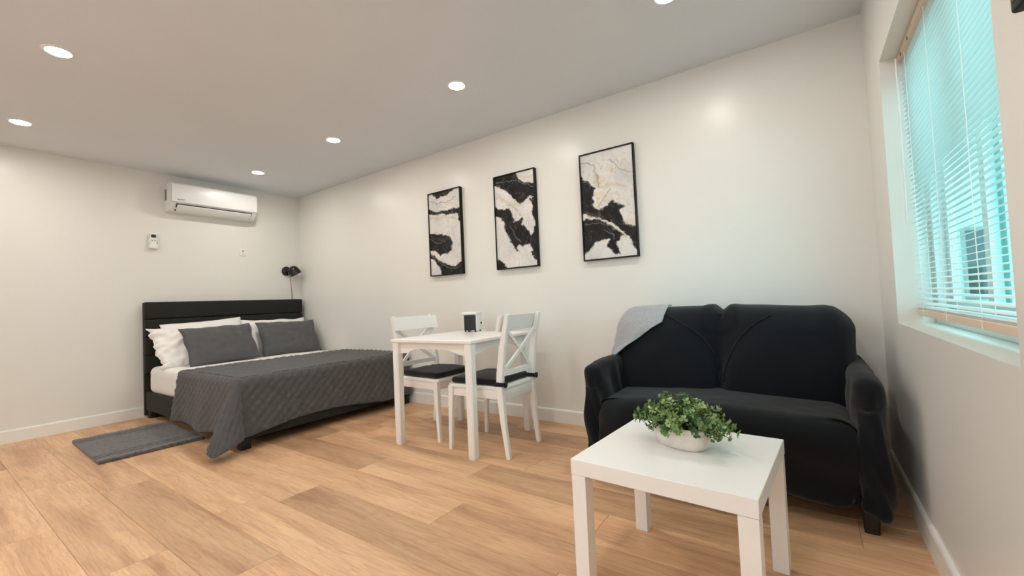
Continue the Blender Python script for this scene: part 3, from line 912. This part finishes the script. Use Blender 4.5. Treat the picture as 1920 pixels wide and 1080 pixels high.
# ------------------------------------------------------------------ chairs
def make_chair():
    t = thing('dining_chair')
    W = M['white_wood']
    for s in (-1, 1):
        # rear post: foot, seat, leaning top
        sweep('rear_post', [(-0.245, s * 0.186, 0), (-0.218, s * 0.188, 0.22), (-0.203, s * 0.190, 0.42), (-0.208, s * 0.190, 0.52), (-0.235, s * 0.190, 0.70), (-0.282, s * 0.190, 0.905)],
              [(0.0135, 0.014), (0.015, 0.019), (0.0165, 0.024), (0.0165, 0.023), (0.016, 0.020), (0.015, 0.014)], W, t)
        sweep('front_leg', [(0.222, s * 0.200, 0), (0.212, s * 0.198, 0.2), (0.200, s * 0.193, 0.428)], [(0.0125, 0.0125), (0.016, 0.016), (0.0215, 0.0215)], W, t)
        box('side_apron', (-0.185, s * 0.190 - 0.009, 0.365), (0.185, s * 0.190 + 0.009, 0.428), W, t, 0.002)
    box('front_apron', (0.186, -0.178, 0.365), (0.204, 0.178, 0.428), W, t, 0.002)
    box('rear_apron', (-0.216, -0.178, 0.355), (-0.198, 0.178, 0.428), W, t, 0.002)
    # seat with notched back
    bm = bmesh.new()
    out = [(-0.188, -0.205), (0.2, -0.218), (0.226, -0.195), (0.232, 0), (0.226, 0.195), (0.2, 0.218), (-0.188, 0.205), (-0.188, 0.168), (-0.222, 0.168), (-0.222, -0.168), (-0.188, -0.168)]
    A = [bm.verts.new((x, y, 0.428)) for x, y in out]; B = [bm.verts.new((x, y, 0.446)) for x, y in out]
    n = len(out)
    for i in range(n): bm.faces.new((A[i], A[(i + 1) % n], B[(i + 1) % n], B[i]))
    bm.faces.new(A[::-1]); top = bm.faces.new(B)
    bmesh.ops.bevel(bm, geom=[e for e in bm.edges if all(v.co.z > 0.44 for v in e.verts)], offset=0.005, segments=2, affect='EDGES')
    from_bm('seat', bm, W, t)
    def px(z): return -0.208 - 0.074 * ((z - 0.52) / 0.385) ** 1.25 if z > 0.52 else -0.206
    # curved top rail, fixed to the front of the posts
    bm = bmesh.new()
    for (z0, z1, hw, bow, off, th) in ((0.795, 0.898, 0.220, 0.024, 0.044, 0.010),):
        rows = []
        for i in range(15):
            y = -hw + 2 * hw * i / 14
            x = off - bow * (1 - (y / hw) ** 2)
            rows.append([bm.verts.new((px(zz) + x + dx, y, zz)) for zz, dx in ((z0, -th), (z1, -th), (z1, th), (z0, th))])
        for r0, r1 in zip(rows, rows[1:]):
            for k in range(4): bm.faces.new((r0[k], r0[(k + 1) % 4], r1[(k + 1) % 4], r1[k]))
        bm.faces.new(rows[0]); bm.faces.new(rows[-1][::-1])
    bmesh.ops.bevel(bm, geom=[e for e in bm.edges if len(e.link_faces) == 2 and e.calc_face_angle() > 1.0], offset=0.003, segments=2, affect='EDGES')
    from_bm('top_rail', bm, W, t, True, 40)
    bm = bmesh.new()
    rows = []
    hw = 0.176
    for i in range(11):
        y = -hw + 2 * hw * i / 10
        x = -0.014 * (1 - (y / hw) ** 2)
        rows.append([bm.verts.new((px(0.53) + x + dx, y, zz)) for zz, dx in ((0.51, -0.009), (0.545, -0.009), (0.545, 0.009), (0.51, 0.009))])
    for r0, r1 in zip(rows, rows[1:]):
        for k in range(4): bm.faces.new((r0[k], r0[(k + 1) % 4], r1[(k + 1) % 4], r1[k]))
    bm.faces.new(rows[0]); bm.faces.new(rows[-1][::-1])
    from_bm('lower_rail', bm, W, t)
    for s in (-1, 1):
        pts = []
        for i in range(7):
            f = i / 6
            z = 0.54 + (0.80 - 0.54) * f; y = s * (-0.165 + 0.33 * f)
            pts.append((px(z) + 0.004 * s - 0.012 * (1 - (y / 0.17) ** 2), y, z))
        sweep('cross_slat', pts, (0.0125, 0.007), W, t, up=Vector((0, 0.8, -0.6 * s)))
    return t
def make_cushion():
    t = thing('seat_cushion')
    def cf(p, n):
        q = p.copy()
        k = 1 - 0.05 * smst(0.0, -0.2, p.x)
        q.y *= k
        if n.z > 0.1: q.z += 0.010 * (1 - (p.x / 0.2) ** 2) * (1 - (p.y / 0.2) ** 2) + 0.004 * nz(p, 9)
        return q + n * 0.002 * nz(p, 14)
    rbox('pad', (-0.178, -0.198, 0), (0.205, 0.198, 0.040), 0.018, M['cushion'], t, 0.02, cf)
    for s in (-1, 1):
        boxes('tie_band', [((-0.246, s * 0.190 - 0.0215, 0.004), (-0.165, s * 0.190 - 0.0185, 0.03)), ((-0.246, s * 0.190 + 0.0185, 0.004), (-0.165, s * 0.190 + 0.0215, 0.03)), ((-0.246, s * 0.190 - 0.0185, 0.004), (-0.2425, s * 0.190 + 0.0185, 0.03))], M['cushion'], t)
        box('tie_end', (-0.252, s * 0.190 - 0.010, -0.004), (-0.238, s * 0.190 + 0.010, 0.028), M['cushion'], t, 0.004)
    return t
ch = make_chair(); cu = make_cushion()
CH = [(3.655, -0.665, math.radians(181), 'white cross-backed dining chair seen from behind, on the sofa side of the table', 'black tie-on cushion on the chair on the sofa side of the table'),
      (3.055, -0.600, math.radians(-2), 'white cross-backed dining chair on the bed side of the table', 'black tie-on cushion on the chair on the bed side of the table')]
for i, (x, y, rz, l1, l2) in enumerate(CH):
    a = ch if i == 0 else copy_tree(ch)
    b_ = cu if i == 0 else copy_tree(cu)
    a.location = (x, y, 0); a.rotation_euler = (0, 0, rz); tag(a, l1, 'chair', 'white dining chairs')
    b_.location = (x, y, 0.447); b_.rotation_euler = (0, 0, rz); tag(b_, l2, 'cushion', 'black chair cushions')

# ------------------------------------------------------------------ sofa
SX, SY = 5.075, -0.46
sofa = thing('sofa', (SX, SY, 0), 0, 'two-seat sofa under a black stretch slipcover, in the corner by the window', 'sofa')
HW = 0.64
def seat_fn(p, n):
    q = p.copy()
    front = smst(-0.30, -0.42, p.y)
    low = smst(0.36, 0.14, p.z)
    # crown of the seat
    if n.z > 0.1: q.z += 0.030 * (1 - (p.x / 0.6) ** 2) * smst(0.35, -0.05, p.y)
    # skirt tucked in lower down, with diagonal pulls
    if n.y < -0.2:
        q.y += 0.05 * low
        q.y -= 0.020 * low * math.sin((p.x * 0.9 + p.z * 1.1) * 17 + 2 * nz(p, 3)) + 0.010 * nz((p.x * 7, p.z * 5, 2))
        q.y += 0.06 * smst(0.35, 0.6, abs(p.x)) * smst(0.2, 0.42, p.z)
        if p.z < 0.13: q.z += 0.016 * math.sin(p.x * 8 + 1) + 0.012 * nz((p.x * 5, 1, 1))
    return q + n * (0.005 * nz(p, 6) + 0.0025 * nz(p, 16))
rbox('seat', (-0.572, -0.460, 0.095), (0.565, 0.30, 0.432), 0.085, M['sofa'], sofa, 0.018, seat_fn)

def back_fn(p, n):
    q = p.copy()
    # two cushions under one cover: valley in the middle, gathered at the top
    top = smst(0.55, 0.88, p.z)
    x = p.x
    wv = 0.035 + 0.20 * smst(0.50, 0.90, p.z) ** 1.6
    g = math.exp(-((x + 0.01) / wv) ** 2)
    if n.y < 0.2:
        q.y += 0.055 * g * (0.6 + 0.4 * (1 - top))
        q.y -= 0.05 * (1 - (p.z - 0.66) ** 2 / 0.09) * max(0, 1 - ((abs(x) - 0.3) / 0.33) ** 2)
        # gather folds
        d = math.hypot(x + 0.005, (p.z - 0.86) * 1.0)
        q.y += 0.012 * math.cos(d * 105) * math.exp(-(d / 0.10) ** 2)
    if n.z > 0.1:
        q.z -= 0.030 * math.exp(-((x + 0.0) / 0.030) ** 2)
        q.z += 0.012 * math.exp(-((x + 0.055) / 0.04) ** 2) + 0.008 * math.exp(-((x - 0.05) / 0.035) ** 2)
        q.z -= 0.012 * smst(0.0, 0.6, x)
    # ends droop and round off
    e = smst(0.50, 0.62, abs(x))
    if p.z > 0.6: q.z -= 0.03 * e * (p.z - 0.6) / 0.3
    # the back leans
    q.y += (p.z - 0.6) * 0.22
    return q + n * (0.006 * nz(p, 5) + 0.004 * nz((p.x * 16, p.y * 8, p.z * 8), 1) * smst(0.4, 0.6, abs(x)))
bbm = rbox_data((-0.60, -0.02, 0.30), (0.60, 0.31, 0.905), 0.115, 0.016, back_fn)
bvh = BVHTree.FromBMesh(bbm)
from_bm('backrest', bbm, M['sofa'], sofa, smooth=True)
# raised seams of the cover across the two back cushions
def on_back(x, z, off=0.002):
    h = bvh.ray_cast(Vector((x, -2, z)), Vector((0, 1, 0)))
    return (h[0] + Vector((0, -off, 0))) if h[0] else None
def arc(pts, n=28):
    out = []
    for i in range(n + 1):
        f = i / n * (len(pts) - 1); k = min(int(f), len(pts) - 2); t = f - k
        p0 = pts[max(k - 1, 0)]; p1 = pts[k]; p2 = pts[k + 1]; p3 = pts[min(k + 2, len(pts) - 1)]
        c = [0.5 * ((2 * p1[a]) + (-p0[a] + p2[a]) * t + (2 * p0[a] - 5 * p1[a] + 4 * p2[a] - p3[a]) * t * t + (-p0[a] + 3 * p1[a] - 3 * p2[a] + p3[a]) * t ** 3) for a in (0, 1)]
        q = on_back(*c)
        if q: out.append(q)
    return out
for pts in ([(-0.28, 0.862), (-0.17, 0.80), (-0.085, 0.735), (-0.02, 0.62), (0.0, 0.50)], [(0.25, 0.85), (0.17, 0.80), (0.09, 0.71), (0.035, 0.58), (0.02, 0.50)]):
    tube('cover_seam', arc(pts), 0.0055, M['sofa'], sofa, 6)

def arm_fn(s):
    def fn(p, n):
        q = p.copy()
        ox = s * (p.x)              # outwards positive
        low = smst(0.55, 0.15, p.z)
        side = 1 if n.x * s > 0.3 else (0.6 if n.y < -0.3 else 0.25)
        k = 0.010 * side * low * math.sin(p.y * 26 + 3 * nz(p, 2.5)) + 0.007 * side * nz((p.x * 5, p.y * 9, p.z * 3))
        q.x += s * 0.004 * low * (n.x * s > 0.3)
        q.z -= 0.02 * smst(-0.25, -0.42, p.y) * (p.z > 0.5)
        if p.z < 0.11: q.z += 0.014 * nz((p.y * 6, p.x * 6, 3))
        # folds hanging inside and at the front
        f = math.sin((p.z * 0.35 + p.y * 1.0 + p.x * 1.6) * 44 + 3 * nz(p, 4)) * 0.009 * smst(0.63, 0.5, p.z)
        return q + n * (k + f + 0.004 * nz(p, 9))
    return fn
rbox('arm', (-HW, -0.405, 0.065), (-HW + 0.098, 0.38, 0.628), 0.046, M['sofa'], sofa, 0.018, arm_fn(-1))
rbox('arm', (HW - 0.098, -0.405, 0.065), (HW, 0.38, 0.628), 0.046, M['sofa'], sofa, 0.018, arm_fn(1))
rbox('rear_frame', (-0.57, 0.22, 0.10), (0.57, 0.38, 0.62), 0.04, M['sofa'], sofa, 0.08)
for sx in (-1, 1):
    for y in (-0.345, 0.33):
        x = sx * 0.575
        sweep('foot', [(x, y, 0), (x, y, 0.14)], [(0.024, 0.024), (0.032, 0.032)], M['foot'], sofa)

# throw over the left corner of the backrest
def throw():
    K = Vector((-0.36, 0.16, 0.66))
    t = thing('throw_blanket', (SX, SY, 0), 0, 'heather grey throw draped over the left end of the sofa back', 'blanket')
    nu, nv = 46, 40
    A0, A1 = Vector((-0.255, -0.10, 0.93)), Vector((-0.30, 0.30, 0.95))      # upper right edge, front to rear
    B0, B1 = Vector((-0.600, -0.06, 0.600)), Vector((-0.74, 0.32, 0.58))      # lower left edge
    vs = []
    for i in range(nu + 1):
        for j in range(nv + 1):
            a, b_ = i / nu, j / nv
            p = (A0 * (1 - b_) + A1 * b_) * (1 - a) + (B0 * (1 - b_) + B1 * b_) * a
            d = (p - K)
            dn = d.normalized()
            h = bvh.ray_cast(K + dn * 1.5, -dn)
            q = h[0] if h[0] else p
            fold = 0.007 * math.sin(b_ * 15 + 2.0 * a + 1.5 * nz((a * 3, b_ * 3, 0))) * smst(0.15, 0.7, a)
            q = q + dn * (0.011 + fold + 0.004 * nz((a * 9, b_ * 9, 7)))
            # hangs free past the corner
            if a > 0.55: q = q + Vector((-0.030, -0.012, 0)) * smst(0.55, 1.0, a)
            vs.append(q)
    fs = [(i * (nv + 1) + j, i * (nv + 1) + j + 1, (i + 1) * (nv + 1) + j + 1, (i + 1) * (nv + 1) + j) for i in range(nu) for j in range(nv)]
    o = from_data('knit_cloth', vs, fs, M['throw'], t)
    md = o.modifiers.new('thick', 'SOLIDIFY'); md.thickness = 0.006; md.offset = 0
    bm = bmesh.new()
    add_tube(bm, [vs[i * (nv + 1)] for i in range(nu + 1)], 0.0045, 6)
    from_bm('hem', bm, M['throw'], t, smooth=True)
throw()

# ------------------------------------------------------------------ coffee table and plant
CTR = math.radians(-3.6)
ct = thing('side_table', (5.1005, -1.487, 0), CTR, 'low square white side table with thick legs in front of the sofa', 'table')
C2 = 0.275
box('tabletop', (-C2, -C2, 0.40), (C2, C2, 0.45), M['lack'], ct, 0.0015, 1)
for sx in (-1, 1):
    for sy in (-1, 1):
        x, y = sx * (C2 - 0.0265), sy * (C2 - 0.0265)
        box('leg', (x - 0.025, y - 0.025, 0), (x + 0.025, y + 0.025, 0.3995), M['lack'], ct, 0.0012, 1)

PX, PY = 5.098, -1.448
pp = thing('potted_plant', (PX, PY, 0.4502), math.radians(-18), 'small leafy green plant in an oval whitewashed pot on the side table', 'plant')
def sup(name, prof, mat, parent, a=0.100, b_=0.062, n=56, e=2.6):
    bm = bmesh.new(); rings = []
    for r, z in prof:
        if r == 0: rings.append([bm.verts.new((0, 0, z))]); continue
        rg = []
        for k in range(n):
            th = 2 * PI * k / n; c, s = math.cos(th), math.sin(th)
            q = (abs(c) ** e + abs(s) ** e) ** (-1 / e)
            w = 1 + 0.012 * math.sin(z * 420 + 2 * math.sin(th * 2)) + 0.012 * noise.noise(Vector((c * 3, s * 3, z * 30)))
            rg.append(bm.verts.new((a * r * q * c * w, b_ * r * q * s * w, z)))
        rings.append(rg)
    for A, B in zip(rings, rings[1:]):
        for k in range(n):
            k2 = (k + 1) % n
            if len(A) == 1: bm.faces.new((A[0], B[k2], B[k]))
            elif len(B) == 1: bm.faces.new((A[k], A[k2], B[0]))
            else: bm.faces.new((A[k], A[k2], B[k2], B[k]))
    return from_bm(name, bm, mat, parent, smooth=True, angle=60)
sup('pot', [(0, 0), (0.80, 0.0), (0.86, 0.004), (0.93, 0.020), (0.985, 0.040), (1.0, 0.055), (0.985, 0.060), (1.02, 0.064), (1.03, 0.072), (0.99, 0.075), (0.94, 0.072), (0.93, 0.055), (0, 0.055)], M['pot'], pp)
sup('soil', [(0, 0.064), (0.92, 0.061), (0.92, 0.0555), (0, 0.0555)], M['soil'], pp)
def foliage():
    r = random.Random(11)
    vs, fs, cs = [], [], []
    sb = bmesh.new()
    def leaf(p, d, up, ln, wd, col):
        d = d.normalized(); s = d.cross(up)
        if s.length < 1e-3: return
        s.normalize(); n = s.cross(d)
        b0 = len(vs)
        vs.extend([p, p + d * ln * 0.35 + s * wd * 0.42 + n * ln * 0.08, p + d * ln * 0.75 + s * wd * 0.46 + n * ln * 0.04, p + d * ln - n * ln * 0.06,
                   p + d * ln * 0.75 - s * wd * 0.46 + n * ln * 0.04, p + d * ln * 0.35 - s * wd * 0.42 + n * ln * 0.08, p + d * ln * 0.5 - n * ln * 0.03])
        for k in range(6): fs.append((b0 + k, b0 + (k + 1) % 6, b0 + 6))
        cs.extend([col] * 7)
    def colr():
        t = r.random()
        if t < 0.18: c = lin(186, 204, 140)
        elif t < 0.5: c = lin(146, 172, 102)
        elif t < 0.8: c = lin(104, 138, 76)
        else: c = lin(70, 104, 66)
        k = r.uniform(0.85, 1.15)
        return tuple(x * k for x in c[:3])
    for i in range(150):
        th = r.uniform(0, 2 * PI); el = math.asin(r.uniform(-0.12, 1.0))
        if i < 40: el = r.uniform(-0.15, 0.35)
        R = r.uniform(0.80, 1.04)
        tip = Vector((0.158 * R * math.cos(el) * math.cos(th), 0.112 * R * math.cos(el) * math.sin(th), 0.072 + 0.100 * R * math.sin(el)))
        if abs(el) < 0.4 and abs(math.cos(th)) > 0.75 and r.random() < 0.5:
            tip.x *= 1.13
        root = Vector((0.055 * math.cos(th) * r.random(), 0.03 * math.sin(th) * r.random(), 0.062))
        mid = root * 0.45 + tip * 0.55 + Vector((0, 0, 0.028))
        pts = []
        for k in range(7):
            f = k / 6
            pts.append(root * (1 - f) ** 2 + mid * 2 * f * (1 - f) + tip * f * f)
        add_tube(sb, pts, 0.0011, 4)
        c0 = colr()
        for k in range(2, 7):
            p = pts[k]; d = (pts[k] - pts[k - 1]).normalized()
            a0 = r.uniform(0, 2 * PI)
            nl = 4 if k < 6 else 7
            s = d.cross(Vector((0.3, 0.2, 1))).normalized(); b_ = d.cross(s)
            for q in range(nl):
                a = a0 + 2 * PI * q / nl + r.uniform(-0.3, 0.3)
                ld = (s * math.cos(a) + b_ * math.sin(a)) * r.uniform(0.7, 1.1) + d * r.uniform(0.25, 0.9)
                kk = r.uniform(0.85, 1.1); c = tuple(x * kk for x in (c0 if r.random() < 0.7 else colr()))
                leaf(p + ld * 0.002, ld, d + Vector((0, 0, 0.4)), r.uniform(0.010, 0.0165), r.uniform(0.007, 0.011), c)
    for v in vs: v.z = max(v.z, 0.004)
    o = from_data('foliage', vs, fs, M['leaf'], pp, smooth=True)
    o['kind'] = 'stuff'
    at = o.data.color_attributes.new('leaf', 'FLOAT_COLOR', 'POINT')
    for i, c in enumerate(cs): at.data[i].color = (c[0], c[1], c[2], 1)
    so = from_bm('stems', sb, M['stem'], pp, smooth=True); so['kind'] = 'stuff'
foliage()
